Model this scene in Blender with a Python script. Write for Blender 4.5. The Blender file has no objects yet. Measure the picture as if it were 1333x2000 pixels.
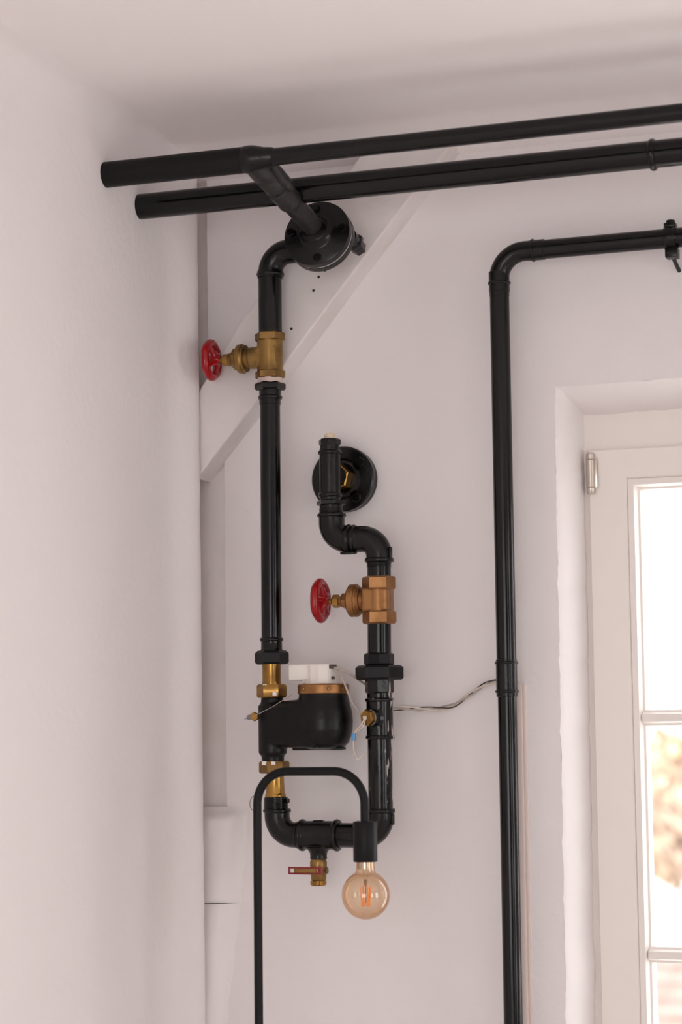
import bpy, bmesh, math, random
from mathutils import Vector, Matrix, noise

# ------------------------------------------------------------------ camera, sky, light, exposure
S = bpy.context.scene
COL = S.collection
S.view_settings.view_transform = 'Standard'
S.view_settings.look = 'None'
S.view_settings.gamma = 1.0
S.view_settings.use_curve_mapping = False
S.view_settings.exposure = 0.57
S.cycles.use_denoising = True
S.cycles.max_bounces = 14
S.cycles.diffuse_bounces = 10
S.cycles.transparent_max_bounces = 16
S.cycles.sample_clamp_indirect = 6.0

cam_d = bpy.data.cameras.new('camera')
cam = bpy.data.objects.new('camera', cam_d)
COL.objects.link(cam)
S.camera = cam
cam_d.sensor_fit = 'VERTICAL'
cam_d.sensor_height = 36.0
cam_d.sensor_width = 24.0
cam_d.lens = 76.5
cam_d.clip_start = 0.05
cam_d.clip_end = 500
cam_d.dof.use_dof = True
cam_d.dof.focus_distance = 4.15
cam_d.dof.aperture_fstop = 3.0
right = Vector((0.94040857, 0.33983696, -0.01194016))
up = Vector((0.04499355, -0.08954964, 0.99496555))
fwd = Vector((-0.33705683, 0.93621136, 0.09950372))
m = Matrix((right, up, -fwd)).transposed().to_4x4()
m.translation = Vector((1.73245, -3.97890, 1.55))
cam.matrix_world = m

world = bpy.data.worlds.new('overcast_sky')
S.world = world
world.use_nodes = True
wn = world.node_tree
bg = wn.nodes['Background']
bg.inputs['Color'].default_value = (1.0, 0.985, 0.975, 1)
SKY = 3.1
bg.inputs['Strength'].default_value = SKY


def portal(name, loc, rot, sx, sy):
    l = bpy.data.lights.new(name, 'AREA')
    l.shape = 'RECTANGLE'
    l.size, l.size_y = sx, sy
    l.cycles.is_portal = True
    o = bpy.data.objects.new(name, l)
    COL.objects.link(o)
    o.location = loc
    o.rotation_euler = rot
    return o


H = math.pi / 2
sun_d = bpy.data.lights.new('bounce_sun', 'SUN')        # added low behind the left wall so the yard bounces light onto the ceiling
sun_d.energy = 9.0
sun_d.angle = math.radians(8)
sun_d.color = (1.0, .95, .90)
sun = bpy.data.objects.new('bounce_sun', sun_d)
COL.objects.link(sun)
sun.rotation_euler = Vector((1.0, .10, -.62)).to_track_quat('-Z', 'Y').to_euler()
RX, RY, RZ = 5.2, -6.6, 2.70          # right wall, front wall (behind the camera), ceiling
WIN_R = [(-2.45, -1.25), (-5.3, -4.1)]    # openings in the right wall (y ranges)
WIN_F = [(0.45, 2.75)]       # openings in the wall behind the camera (x ranges)
WZ0, WZ1 = 0.35, 2.35
for a, b in WIN_R:
    portal('daylight_portal', (RX + .2, (a + b) / 2, (WZ0 + WZ1) / 2), (0, H, 0), WZ1 - WZ0, b - a)
for a, b in WIN_F:
    portal('daylight_portal', ((a + b) / 2, RY - .2, (WZ0 + WZ1) / 2), (H, 0, math.pi), b - a, WZ1 - WZ0)
portal('daylight_portal', (1.35, 0.26, 1.37), (-H, 0, 0), 1.20, 1.60)
portal('daylight_portal', (3.55, 0.26, 1.37), (-H, 0, 0), 1.20, 1.60)

# ------------------------------------------------------------------ materials


def mat(name, col, rough=.5, metal=0., bump=0., bscale=40., spec=.5, coat=0.,
        col2=None, cscale=6., cmin=.4, cmax=.65, bump2=0., b2scale=6.):
    M = bpy.data.materials.new(name)
    M.use_nodes = True
    nt = M.node_tree
    p = nt.nodes['Principled BSDF']
    p.inputs['Base Color'].default_value = (*col, 1)
    p.inputs['Roughness'].default_value = rough
    p.inputs['Metallic'].default_value = metal
    p.inputs['Specular IOR Level'].default_value = spec
    p.inputs['Coat Weight'].default_value = coat
    p.inputs['Coat Roughness'].default_value = .12
    tc = nt.nodes.new('ShaderNodeTexCoord')
    if col2:
        n = nt.nodes.new('ShaderNodeTexNoise')
        n.inputs['Scale'].default_value = cscale
        n.inputs['Detail'].default_value = 6
        nt.links.new(tc.outputs['Object'], n.inputs['Vector'])
        r = nt.nodes.new('ShaderNodeMapRange')
        r.inputs['From Min'].default_value = cmin
        r.inputs['From Max'].default_value = cmax
        nt.links.new(n.outputs['Fac'], r.inputs['Value'])
        mx = nt.nodes.new('ShaderNodeMix')
        mx.data_type = 'RGBA'
        mx.inputs['A'].default_value = (*col, 1)
        mx.inputs['B'].default_value = (*col2, 1)
        nt.links.new(r.outputs['Result'], mx.inputs['Factor'])
        nt.links.new(mx.outputs['Result'], p.inputs['Base Color'])
    last = None
    for amt, scl in ((bump2, b2scale), (bump, bscale)):
        if amt:
            n = nt.nodes.new('ShaderNodeTexNoise')
            n.inputs['Scale'].default_value = scl
            n.inputs['Detail'].default_value = 5
            nt.links.new(tc.outputs['Object'], n.inputs['Vector'])
            b = nt.nodes.new('ShaderNodeBump')
            b.inputs['Strength'].default_value = 1.0
            b.inputs['Distance'].default_value = amt
            nt.links.new(n.outputs['Fac'], b.inputs['Height'])
            if last:
                nt.links.new(last.outputs['Normal'], b.inputs['Normal'])
            last = b
    if last:
        nt.links.new(last.outputs['Normal'], p.inputs['Normal'])
    return M


PLASTER = mat('white_plaster', (.80, .764, .766), .9, bump=.0009, bscale=60, bump2=.004, b2scale=6, spec=.2)
FARWALL = mat('greige_wall_paint', (.40, .375, .37), .9, spec=.2)
CEIL = mat('ceiling_paint', (.85, .812, .812), .9, bump=.0008, bscale=40, spec=.2)
TIMBER = mat('painted_timber', (.77, .73, .728), .6, bump=.0012, bscale=55, spec=.3,
             col2=(.72, .675, .665), cscale=9)
POSTM = mat('painted_post', (.755, .712, .695), .7, bump=.0012, bscale=45, spec=.3,
            col2=(.70, .655, .635), cscale=8)
FLOORM = mat('pale_floor', (.76, .72, .69), .45, bump=.0008, bscale=30, col2=(.70, .65, .61), cscale=4)
FRAME = mat('cream_window_paint', (.79, .742, .705), .45, bump=.0003, bscale=30)
BLACK = mat('black_gloss_paint', (.0022, .0020, .0024), .17, bump=.00006, bscale=90, spec=.34, bump2=.0004, b2scale=14)
CAST = mat('black_cast_iron', (.0028, .0024, .0026), .25, bump=.0003, bscale=160, spec=.34, bump2=.0008, b2scale=30)
DUSTY = mat('dusty_black_iron', (.020, .018, .0175), .42, bump=.0012, bscale=120, spec=.35, bump2=.0012, b2scale=40)
WORN = mat('black_paint_flaking', (.0026, .0023, .0027), .18, bump=.0005, bscale=70, spec=.36, col2=(.44, .37, .345),
           cscale=60, cmin=.715, cmax=.745)
MATT = mat('matt_black_powder_coat', (.0050, .0047, .0054), .40, bump=.0002, bscale=300, spec=.2)
STUBM = mat('matt_black_lagging', (.0042, .0038, .0040), .50, bump=.0005, bscale=200, spec=.22)
METERM = mat('black_meter_coating', (.0044, .0038, .0040), .32, bump=.00015, bscale=220, spec=.25)
BRASS = mat('aged_brass', (.31, .185, .060), .36, .85, bump=.0006, bscale=60, col2=(.17, .095, .032), cscale=22)
BRONZE = mat('orange_bronze', (.34, .165, .062), .40, .8, bump=.0006, bscale=70, col2=(.19, .085, .032), cscale=25,
             cmin=.45, cmax=.75)
BRASSB = mat('bright_brass', (.47, .265, .065), .25, .9, bump=.0004, bscale=60, col2=(.25, .13, .035), cscale=18)
RED = mat('red_enamel', (.31, .0025, .006), .20, spec=.35, coat=.15, bump=.0004, bscale=60)
REDD = mat('dark_red_enamel', (.22, .006, .012), .3, coat=.1, bump=.0004, bscale=60)
WHITE = mat('white_plastic', (.78, .74, .70), .4)
CREAM = mat('cream_plastic', (.74, .62, .46), .5)
TAPE = mat('sealing_tape', (.58, .47, .43), .7, bump=.0006, bscale=200)
GASKET = mat('grey_gasket', (.42, .39, .37), .7)
STEEL = mat('nickel_steel', (.60, .54, .48), .28, 1.0)
GREY = mat('grey_lead', (.22, .23, .25), .4, .6)
CABLE = mat('cream_cable', (.66, .58, .50), .5)
GCABLE = mat('grey_cable', (.42, .37, .33), .5)
DCABLE = mat('dark_cable', (.06, .045, .035), .5)
BLUE = mat('blue_tag_plastic', (.10, .30, .55), .4)
TRUNK = mat('white_trunking', (.74, .64, .60), .4)
LEDM = mat('orange_filament', (.95, .36, .05), .5)
DARK = mat('dark_hole', (.02, .015, .015), .9)
ROOFT = mat('pinkish_roof_tile', (.34, .15, .13), .8, col2=(.27, .11, .09), cscale=3)
RENDERM = mat('pale_house_render', (.70, .66, .62), .9)
GROUNDM = mat('pale_ground', (.80, .78, .76), .95, col2=(.72, .70, .67), cscale=.2)
LEAF = mat('autumn_leaf', (.50, .36, .24), .8, col2=(.56, .44, .34), cscale=.5)
BARK = mat('tree_bark', (.25, .20, .16), .9)
CARW = mat('white_car_paint', (.80, .80, .80), .3, coat=.5)
CARG = mat('lilac_grey_car_paint', (.17, .155, .19), .3, coat=.5)
CARO = mat('orange_car_paint', (.75, .33, .16), .3, coat=.5)
CGLASS = mat('dark_car_glass', (.12, .12, .14), .1)
TYRE = mat('tyre_rubber', (.03, .03, .03), .8)


def flaking(M):                          # old white paint plus thin highlights painted as streaks down the riser's right side
    nt = M.node_tree
    mx = [n for n in nt.nodes if n.bl_idname == 'ShaderNodeMix'][0]
    mr = [n for n in nt.nodes if n.bl_idname == 'ShaderNodeMapRange'][0]
    tc = [n for n in nt.nodes if n.bl_idname == 'ShaderNodeTexCoord'][0]
    sp = nt.nodes.new('ShaderNodeSeparateXYZ')
    nt.links.new(tc.outputs['Object'], sp.inputs[0])
    r2 = nt.nodes.new('ShaderNodeMapRange')
    r2.inputs['From Min'].default_value = .006
    r2.inputs['From Max'].default_value = .024
    nt.links.new(sp.outputs['X'], r2.inputs['Value'])
    nz = mr.inputs['Value'].links[0].from_node
    mp = nt.nodes.new('ShaderNodeMapping')
    mp.inputs['Scale'].default_value = (1.6, 1.6, .32)
    nt.links.new(tc.outputs['Object'], mp.inputs['Vector'])
    nt.links.new(mp.outputs['Vector'], nz.inputs['Vector'])
    ad = nt.nodes.new('ShaderNodeMath')
    ad.operation = 'MULTIPLY_ADD'
    ad.inputs[1].default_value = .16
    nt.links.new(r2.outputs['Result'], ad.inputs[0])
    nt.links.new(nz.outputs['Fac'], ad.inputs[2])
    nt.links.new(ad.outputs[0], mr.inputs['Value'])


flaking(WORN)


def thin_glass(name, tint, edge_tint, gloss=1.0):
    M = bpy.data.materials.new(name)
    M.use_nodes = True
    nt = M.node_tree
    nt.nodes.remove(nt.nodes['Principled BSDF'])
    out = nt.nodes['Material Output']
    lw = nt.nodes.new('ShaderNodeLayerWeight')
    lw.inputs['Blend'].default_value = .35
    mx = nt.nodes.new('ShaderNodeMix')
    mx.data_type = 'RGBA'
    mx.inputs['A'].default_value = (*tint, 1)
    mx.inputs['B'].default_value = (*edge_tint, 1)
    nt.links.new(lw.outputs['Facing'], mx.inputs['Factor'])
    tr = nt.nodes.new('ShaderNodeBsdfTransparent')
    nt.links.new(mx.outputs['Result'], tr.inputs['Color'])
    gl = nt.nodes.new('ShaderNodeBsdfGlossy')
    gl.inputs['Roughness'].default_value = .0
    gl.inputs['Color'].default_value = (gloss, gloss, gloss, 1)
    l2 = nt.nodes.new('ShaderNodeLayerWeight')
    l2.inputs['Blend'].default_value = .5
    pw = nt.nodes.new('ShaderNodeMath')
    pw.operation = 'POWER'
    pw.inputs[1].default_value = 5.0
    nt.links.new(l2.outputs['Facing'], pw.inputs[0])
    fr = nt.nodes.new('ShaderNodeMath')          # Schlick reflectance, the same from both sides of the skin
    fr.operation = 'MULTIPLY_ADD'
    fr.inputs[1].default_value = .9
    fr.inputs[2].default_value = .095
    nt.links.new(pw.outputs[0], fr.inputs[0])
    ms = nt.nodes.new('ShaderNodeMixShader')
    nt.links.new(fr.outputs[0], ms.inputs['Fac'])
    nt.links.new(tr.outputs['BSDF'], ms.inputs[1])
    nt.links.new(gl.outputs['BSDF'], ms.inputs[2])
    nt.links.new(ms.outputs['Shader'], out.inputs['Surface'])
    return M


PANE = thin_glass('window_glass', (.97, .97, .97), (.8, .82, .82))
AMBER = thin_glass('amber_bulb_glass', (.97, .86, .72), (.78, .46, .22))
CLEAR = thin_glass('clear_glass', (.95, .93, .90), (.7, .66, .60))

# ------------------------------------------------------------------ geometry helpers
X, Y, Z = Vector((1, 0, 0)), Vector((0, 1, 0)), Vector((0, 0, 1))


def frame_of(ax, ref=None):
    ax = Vector(ax).normalized()
    ref = Vector(ref) if ref else (Z if abs(ax.z) < .9 else -Y)
    u = (ref - ax * ref.dot(ax)).normalized()
    return ax, u, ax.cross(u)


def fillet(pts, R, n=10):
    """polyline with its inner corners rounded to radius R"""
    pts = [Vector(p) for p in pts]
    out = [pts[0]]
    for i in range(1, len(pts) - 1):
        a, c, b = pts[i - 1], pts[i], pts[i + 1]
        d1, d2 = (a - c).normalized(), (b - c).normalized()
        ang = d1.angle(d2)
        L = R / math.tan(ang / 2)
        ctr = c + (d1 + d2).normalized() * (R / math.sin(ang / 2))
        s, e = c + d1 * L - ctr, c + d2 * L - ctr
        tot = s.angle(e)
        for k in range(n + 1):
            f = k / n
            out.append(ctr + (s * math.sin((1 - f) * tot) + e * math.sin(f * tot)) / math.sin(tot))
    out.append(pts[-1])
    return out


def smooth_path(pts, n=8):
    """Catmull-Rom through the points"""
    P = [Vector(p) for p in pts]
    P = [P[0] * 2 - P[1]] + P + [P[-1] * 2 - P[-2]]
    out = []
    for i in range(1, len(P) - 2):
        p0, p1, p2, p3 = P[i - 1:i + 3]
        for k in range(n):
            t = k / n
            out.append(.5 * ((2 * p1) + (p2 - p0) * t + (2 * p0 - 5 * p1 + 4 * p2 - p3) * t * t
                             + (3 * p1 - p0 - 3 * p2 + p3) * t ** 3))
    out.append(P[-2])
    return out


class G:
    def __init__(s):
        s.v, s.f = [], []

    def lathe(s, prof, o=(0, 0, 0), ax=Z, seg=32, ref=None, rot=0., caps=True):
        o = Vector(o)
        a, u, w = frame_of(ax, ref)
        b = len(s.v)
        for h, r in prof:
            for k in range(seg):
                t = 2 * math.pi * k / seg + rot
                s.v.append(o + a * h + u * (r * math.cos(t)) + w * (r * math.sin(t)))
        for i in range(len(prof) - 1):
            for k in range(seg):
                k2 = (k + 1) % seg
                s.f.append((b + i * seg + k, b + i * seg + k2, b + (i + 1) * seg + k2, b + (i + 1) * seg + k))
        if caps:
            s.f.append(tuple(b + k for k in range(seg))[::-1])
            e = b + (len(prof) - 1) * seg
            s.f.append(tuple(e + k for k in range(seg)))
        return s

    def cyl(s, p0, p1, r, seg=32, bev=.0, r2=None):
        p0, p1 = Vector(p0), Vector(p1)
        L = (p1 - p0).length
        r2 = r if r2 is None else r2
        pr = [(0, r - bev), (bev, r), (L - bev, r2), (L, r2 - bev)] if bev else [(0, r), (L, r2)]
        return s.lathe(pr, p0, p1 - p0, seg)

    def hex(s, p0, p1, af, rot=0., bev=.0025):
        """hexagon across flats af with chamfered ends"""
        p0, p1 = Vector(p0), Vector(p1)
        L = (p1 - p0).length
        r = af / math.sqrt(3)
        return s.lathe([(0, r - bev), (bev, r), (L - bev, r), (L, r - bev)], p0, p1 - p0, 6, rot=rot)

    def bead(s, c, ax, r, rb, w=.008, seg=32):
        pr = []
        for k in range(7):
            t = math.pi * k / 6
            pr.append((-w / 2 * math.cos(t), r + (rb - r) * math.sin(t)))
        return s.lathe(pr, c, ax, seg)

    def tube(s, path, r, seg=20, closed=False, caps=True, flat=1.):
        P = [Vector(p) for p in path]
        n = len(P)
        R = r if isinstance(r, (list, tuple)) else [r] * n
        b = len(s.v)
        tan = []
        for i in range(n):
            if closed:
                t = P[(i + 1) % n] - P[i - 1]
            else:
                t = P[min(i + 1, n - 1)] - P[max(i - 1, 0)]
            tan.append(t.normalized())
        _, u, w = frame_of(tan[0])
        for i in range(n):
            u = (u - tan[i] * u.dot(tan[i])).normalized()
            w = tan[i].cross(u)
            for k in range(seg):
                t = 2 * math.pi * k / seg
                s.v.append(P[i] + u * (R[i] * math.cos(t) * flat) + w * (R[i] * math.sin(t)))
        for i in range(n if closed else n - 1):
            j = (i + 1) % n
            for k in range(seg):
                k2 = (k + 1) % seg
                s.f.append((b + i * seg + k, b + i * seg + k2, b + j * seg + k2, b + j * seg + k))
        if caps and not closed:
            s.f.append(tuple(b + k for k in range(seg))[::-1])
            s.f.append(tuple(b + (n - 1) * seg + k for k in range(seg)))
        return s

    def box(s, c, size, bev=0., M=None, bseg=2):
        bm = bmesh.new()
        bmesh.ops.create_cube(bm, size=1)
        for v in bm.verts:
            v.co = Vector((v.co.x * size[0], v.co.y * size[1], v.co.z * size[2]))
        if bev:
            bmesh.ops.bevel(bm, geom=bm.edges[:], offset=bev, segments=bseg, affect='EDGES', profile=.5)
        b = len(s.v)
        bm.verts.index_update()
        for v in bm.verts:
            p = v.co.copy()
            if M:
                p = M @ p
            s.v.append(p + Vector(c))
        for f in bm.faces:
            s.f.append(tuple(b + v.index for v in f.verts))
        bm.free()
        return s

    def span(s, lo, hi, bev=0.):
        lo, hi = Vector(lo), Vector(hi)
        return s.box((lo + hi) / 2, hi - lo, bev)

    def grid(s, fn, us, vs, flip=False):
        b = len(s.v)
        n = len(vs)
        for a in us:
            for c in vs:
                s.v.append(Vector(fn(a, c)))
        for i in range(len(us) - 1):
            for j in range(n - 1):
                q = (b + i * n + j, b + (i + 1) * n + j, b + (i + 1) * n + j + 1, b + i * n + j + 1)
                s.f.append(q[::-1] if flip else q)
        return s

    def prism(s, poly, y0, y1):
        """polygon in (x, z) extruded along y from y0 (room side) to y1"""
        b = len(s.v)
        n = len(poly)
        for y in (y0, y1):
            for x, z in poly:
                s.v.append(Vector((x, y, z)))
        s.f.append(tuple(b + k for k in range(n)))
        s.f.append(tuple(b + n + k for k in range(n))[::-1])
        for k in range(n):
            k2 = (k + 1) % n
            s.f.append((b + k, b + n + k, b + n + k2, b + k2))
        return s


def lin(a, b, n):
    return [a + (b - a) * i / n for i in range(n + 1)]


def obj(name, g, M, parent=None, smooth=38, kind=None, label=None, fix=True):
    me = bpy.data.meshes.new(name)
    root = Vector((0, 0, 0))
    q = parent
    while q is not None:
        root += q.location
        q = q.parent
    me.from_pydata([tuple(v - root) for v in g.v], [], g.f)
    if fix:
        bm = bmesh.new()
        bm.from_mesh(me)
        bmesh.ops.recalc_face_normals(bm, faces=bm.faces)
        bm.to_mesh(me)
        bm.free()
    me.materials.append(M)
    if smooth:
        me.shade_smooth()
        me.set_sharp_from_angle(angle=math.radians(smooth))
    o = bpy.data.objects.new(name, me)
    COL.objects.link(o)
    if parent is not None:
        o.parent = parent
    if kind:
        o['kind'] = kind
    if label:
        o['label'] = label
    return o


def thing(name, label, cat, loc, group=None):
    o = bpy.data.objects.new(name, None)
    COL.objects.link(o)
    o.location = loc
    o.empty_display_size = .05
    o['label'] = label
    o['category'] = cat
    if group:
        o['group'] = group
    return o


def tag(o, label, cat, group=None):
    o['label'] = label
    o['category'] = cat
    if group:
        o['group'] = group
    return o


def fuse(o, voxel=.0015, it=6, fac=.5):
    r = o.modifiers.new('fuse', 'REMESH')
    r.mode = 'VOXEL'
    r.voxel_size = voxel
    r.use_smooth_shade = True
    s_ = o.modifiers.new('soften', 'SMOOTH')
    s_.factor = fac
    s_.iterations = it


def N(x, y, z=0., s=1.):
    return noise.noise(Vector((x * s, y * s, z * s)))


# ------------------------------------------------------------------ the room
def wall_d(x, z):                      # slow unevenness of the old plaster (metres, towards the room)
    return .0035 * N(x, z, 3.1, 3.0) + .0028 * N(x, z, 7.7, 8.0) + .0015 * N(x, z, 1.3, 20.0)


OX0, OX1, OZ0, OZ1 = .731, 1.97, .56, 2.193       # window opening on the room face of the back wall


def xe(z):                             # ragged left arris of the window reveal
    return OX0 + .003 * (z - 1.6) + .0024 * N(z, .2, .4, 22) + .0020 * N(z, 5., .4, 75)


def zt(x):                             # ragged top arris
    return OZ1 + .003 * N(x, 1.2, 8.4, 14) + .002 * N(x, 2.2, 8.4, 50)


wb = G()
xs_in = [i / 40 for i in range(41)]
zA = lin(0, OZ0, 20) + lin(OZ0, OZ1, 170)[1:] + lin(OZ1, RZ, 50)[1:]


def left_edge(z):
    k = min(1, max(0, (z - 2.13) / .06))
    return .054 * (1 - k) + .019 * k + .0015 * N(z, 3., 1., 30)


def fA(u, z):
    x0, x1 = left_edge(z), xe(min(z, OZ1))
    x = x0 + (x1 - x0) * u
    zz = z
    if z >= OZ1 - 1e-6:
        zz = z + (zt(x1) - OZ1) * (RZ - z) / (RZ - OZ1)
    e = min(1., (1 - u) * 12) if z < OZ1 else 1.
    return (x, -wall_d(x, zz) * e, zz)


wb.grid(fA, [i / 64 for i in range(65)], zA)
# edge return on the left of the infill beside the post
wb.grid(lambda y, z: (left_edge(z), -wall_d(left_edge(z), z) * (1 if y == 0 else 0) + y, z), [0, .05], zA)
# above the opening
xB = lin(0, 1, 90)


def fB(u, v):
    x0 = xe(OZ1)
    x = x0 + (RX - x0) * u * (.25 + .75 * u)
    lo = zt(x0) if False else zt(x)
    z = lo + (RZ - lo) * v
    e = min(1., v * 8) if u > .0 else 1.
    return (x, -wall_d(x, z) * (e if u > 0 else 1.), z)


wb.grid(fB, xB, lin(0, 1, 30))
# left reveal, splayed, with a softened arris


def fC(k, z):
    a = xe(z)
    pr = [(a, 0), (a + .0022, .004), (a + .0065, .012), (a + .012, .05), (a + .020, .15), (a + .021, .34)]
    x, y = pr[k]
    return (x + .001 * N(z, k, 2., 9), y, min(z, zt(OX0) + .001))


wb.grid(fC, list(range(6)), lin(OZ0, OZ1, 170))


def fD(k, u):
    x = OX0 + (OX1 - OX0) * u
    a = zt(x)
    pr = [(0, 0), (-.002, .004), (-.005, .012), (-.016, .05), (-.036, .15), (-.037, .34)]
    dz, y = pr[k]
    return (x, y, a + dz)


wb.grid(fD, list(range(6)), lin(0, 1, 110))
# rest of the back wall: under the sill, sill slope, pier between the windows, second opening
wb.grid(lambda x, z: (x, 0, z), lin(OX0 - .02, 5.2, 10), [0, OZ0])
wb.grid(lambda x, y: (x, y, OZ0), [OX0 - .02, OX1], [0, .34])
wb.grid(lambda x, z: (x, 0, z), [OX1, 2.95], [OZ0, OZ1 + .004])
wb.grid(lambda y, z: (OX1, y, z), [0, .34], [OZ0, OZ1])
wb.grid(lambda y, z: (2.95, y, z), [0, .34], [OZ0, OZ1])
wb.grid(lambda x, y: (x, y, OZ0), [2.95, 4.15], [0, .34])
wb.grid(lambda x, y: (x, y, OZ1 - .03), [2.95, 4.15], [0, .34])
wb.grid(lambda x, z: (x, .0, z), [2.95, 4.15], [OZ1 - .03, OZ1 + .004])
wb.grid(lambda y, z: (4.15, y, z), [0, .34], [OZ0, OZ1])
wb.grid(lambda x, z: (x, 0, z), [4.15, 5.2], [OZ0, OZ1 + .004])
wall_back = obj('wall_back', wb, PLASTER, smooth=50, kind='structure', fix=False)
# masonry core behind the plaster, so that the wall has its thickness
core = G()
core.span((-.30, .06, 0), (OX0 - .005, .34, RZ))
core.span((OX0 - .03, .06, OZ1 + .012), (RX, .34, RZ))
core.span((OX0 - .03, .06, -.1), (RX, .34, OZ0 - .01))
core.span((OX1 + .02, .06, OZ0 - .02), (2.93, .34, OZ1 + .02))
core.span((4.17, .06, OZ0 - .02), (RX, .34, OZ1 + .02))
obj('masonry_core', core, PLASTER, wall_back, smooth=0)

# left wall: meets the timber frame with a slightly thickened plaster edge
PROF = [(.070, -.05), (.0705, .026), (.072, .0305), (.076, .0315), (.088, .029), (.105, .023), (.125, .014), (.145, .006), (.165, .002),
        (.19, .0005), (.22, 0.)]


def left_prof(t):
    if t <= PROF[0][0]:
        return PROF[0][1]
    for (a, xa), (b, xb) in zip(PROF, PROF[1:]):
        if t <= b:
            return xa + (xb - xa) * (t - a) / (b - a)
    return 0.


wl = G()
ts = [p[0] for p in PROF] + lin(.22, 1.6, 40)[1:] + lin(1.6, 6.6, 12)[1:]
zL = lin(0, RZ - .06, 108) + lin(RZ - .06, RZ, 10)[1:]


def fL(t, z):
    x = left_prof(t)
    w = min(1, max(0, (t - .12) / .2))
    lean = .006 * (2.3 - z) * (1 - min(1, t / .3)) if t > .0702 else 0
    cv = max(0., (z - (RZ - .055)) / .055)      # rounded into the ceiling
    x += .055 * (1 - math.sqrt(max(0., 1 - cv * cv))) * min(1., max(0., (t - .12) / .25))
    return (x + w * (.004 * N(t, z, 4.4, 2.2) + .0016 * N(t, z, 9.4, 7)) + lean + (.0012 * N(z, t, 2, 25) if t < .1 and t > .0702 else 0), -t, z)


wl.grid(fL, ts, zL)
wall_left = obj('wall_left', wl, PLASTER, smooth=60, kind='structure', fix=False)
lc = G()
lc.span((-.30, RY, 0), (-.05, .06, RZ))
obj('masonry_core', lc, PLASTER, wall_left, smooth=0)


def holed_wall(name, fix_axis, pos, thick, wins, lo, hi):
    g = G()
    cuts = [lo]
    for a, b in sorted(wins):
        cuts += [a, b]
    cuts.append(hi)

    def slab(a, b, z0, z1):
        p0, p1 = sorted((pos, pos + thick))
        if fix_axis == 'x':
            g.span((p0, a, z0), (p1, b, z1))
        else:
            g.span((a, p0, z0), (b, p1, z1))
    for i in range(0, len(cuts), 2):
        slab(cuts[i], cuts[i + 1], 0, RZ)
    for a, b in wins:
        slab(a, b, 0, WZ0)
        slab(a, b, WZ1, RZ)
    return obj(name, g, FARWALL, smooth=0, kind='structure')


holed_wall('wall_right', 'x', RX, .3, WIN_R, RY, .34)
holed_wall('wall_front', 'y', RY, -.3, WIN_F, -.30, RX + .3)

cg = G()


def fCe(x, y):                         # the plaster dips in a soft cove where it meets the back wall
    d = min(1., max(0., -y / .15))
    return (x, y, RZ + .002 * N(x, y, 2.2, 2.0) - .040 * (1 - d * d * (3 - 2 * d)))


cg.grid(fCe, lin(-.05, RX, 60), lin(RY, -.3, 60) + lin(-.3, .06, 40)[1:])
cg.span((-.3, RY - .3, RZ + .02), (RX + .3, .34, RZ + .2))
obj('ceiling', cg, CEIL, smooth=50, kind='structure')
fg = G()
fg.span((-.3, RY - .3, -.2), (RX + .3, .34, -.0))
floor = obj('floor', fg, FLOORM, smooth=0, kind='structure')

# ------------------------------------------------------------------ timber frame in the corner
pg = G()
pg.grid(lambda u, z: ((-.06, -.012 + 0 * u, z) if u == 0 else
                      (-.06 + u, .010 + .0012 * N(u, z, 3, 14) + .0006 * N(u * 40, z, 3, 3), z)),
        lin(0, .13, 10), lin(1.38, RZ, 80))
pg.span((-.06, .014, 0), (.07, .058, RZ))
obj('trim_1', pg, POSTM, smooth=50, kind='structure', fix=False,
    label='grey painted timber post let into the back wall beside the left wall')

bp = []
LOW = [(.020, 2.0440), (.10, 2.134), (.20, 2.2480), (.30, 2.3660), (.40, 2.4830), (.52, 2.622), (.588, RZ)]
UPP = [(.400, RZ), (.36, 2.648), (.25, 2.515), (.12, 2.356), (.020, 2.211)]
random.seed(4)
bp = [(x + random.uniform(-.0015, .0015), z) for x, z in LOW] + [(x + random.uniform(-.0015, .0015), z) for x, z in UPP]
bg_ = G()
bg_.prism(bp, -.064, .012)
brace = obj('trim_2', bg_, TIMBER, smooth=0, kind='structure',
            label='white painted diagonal timber brace rising from the corner post to the ceiling')
bm_ = brace.modifiers.new('edge', 'BEVEL')
bm_.width = .004
bm_.segments = 3
# old nail holes in the brace
nh = G()
for x, z in ((.283, 2.428), (.272, 2.402), (.335, 2.490), (.315, 2.452), (.225, 2.33)):
    nh.lathe([(0, .0028), (.0015, .0022)], (x, -.0655, z), Y, 8)
obj('nail_holes', nh, DARK, brace, kind='stuff')

# rough masonry under the post


def pier(z0, z1, top):
    g = G()
    us, zs = lin(0, 1, 36), lin(z0, z1, 40)

    def f(u, z):
        x = -.05 + u * .20
        e = .083 - .050 * max(0, (1.38 - z)) / .38 + .004 * N(z, 2, 1, 12) + (.0)
        k = 1 / (1 + math.exp((x - e) / .006))
        h = .030 * k
        if top:
            s_ = min(1, max(0, (z1 - z) / .026))
            h *= s_ * s_ * (3 - 2 * s_)
        else:
            s_ = min(1, max(0, (z1 - z) / .004))
            h *= .7 + .3 * s_
        if top:
            s_ = min(1, max(0, (z - z0) / .004))
            h *= .7 + .3 * s_
        return (x, -h - .003 * N(x, z, 5, 12) * k - .0015 * N(x, z, 5, 40) * k + (.013 if k < .02 else 0) * (1 - k), z)
    g.grid(f, us, zs)
    return g


obj('masonry_block', pier(1.2155 + .001, 1.402, True), PLASTER, wall_back, smooth=60, fix=False)
obj('masonry_block', pier(.55, 1.2150, False), PLASTER, wall_back, smooth=60, fix=False)

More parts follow.
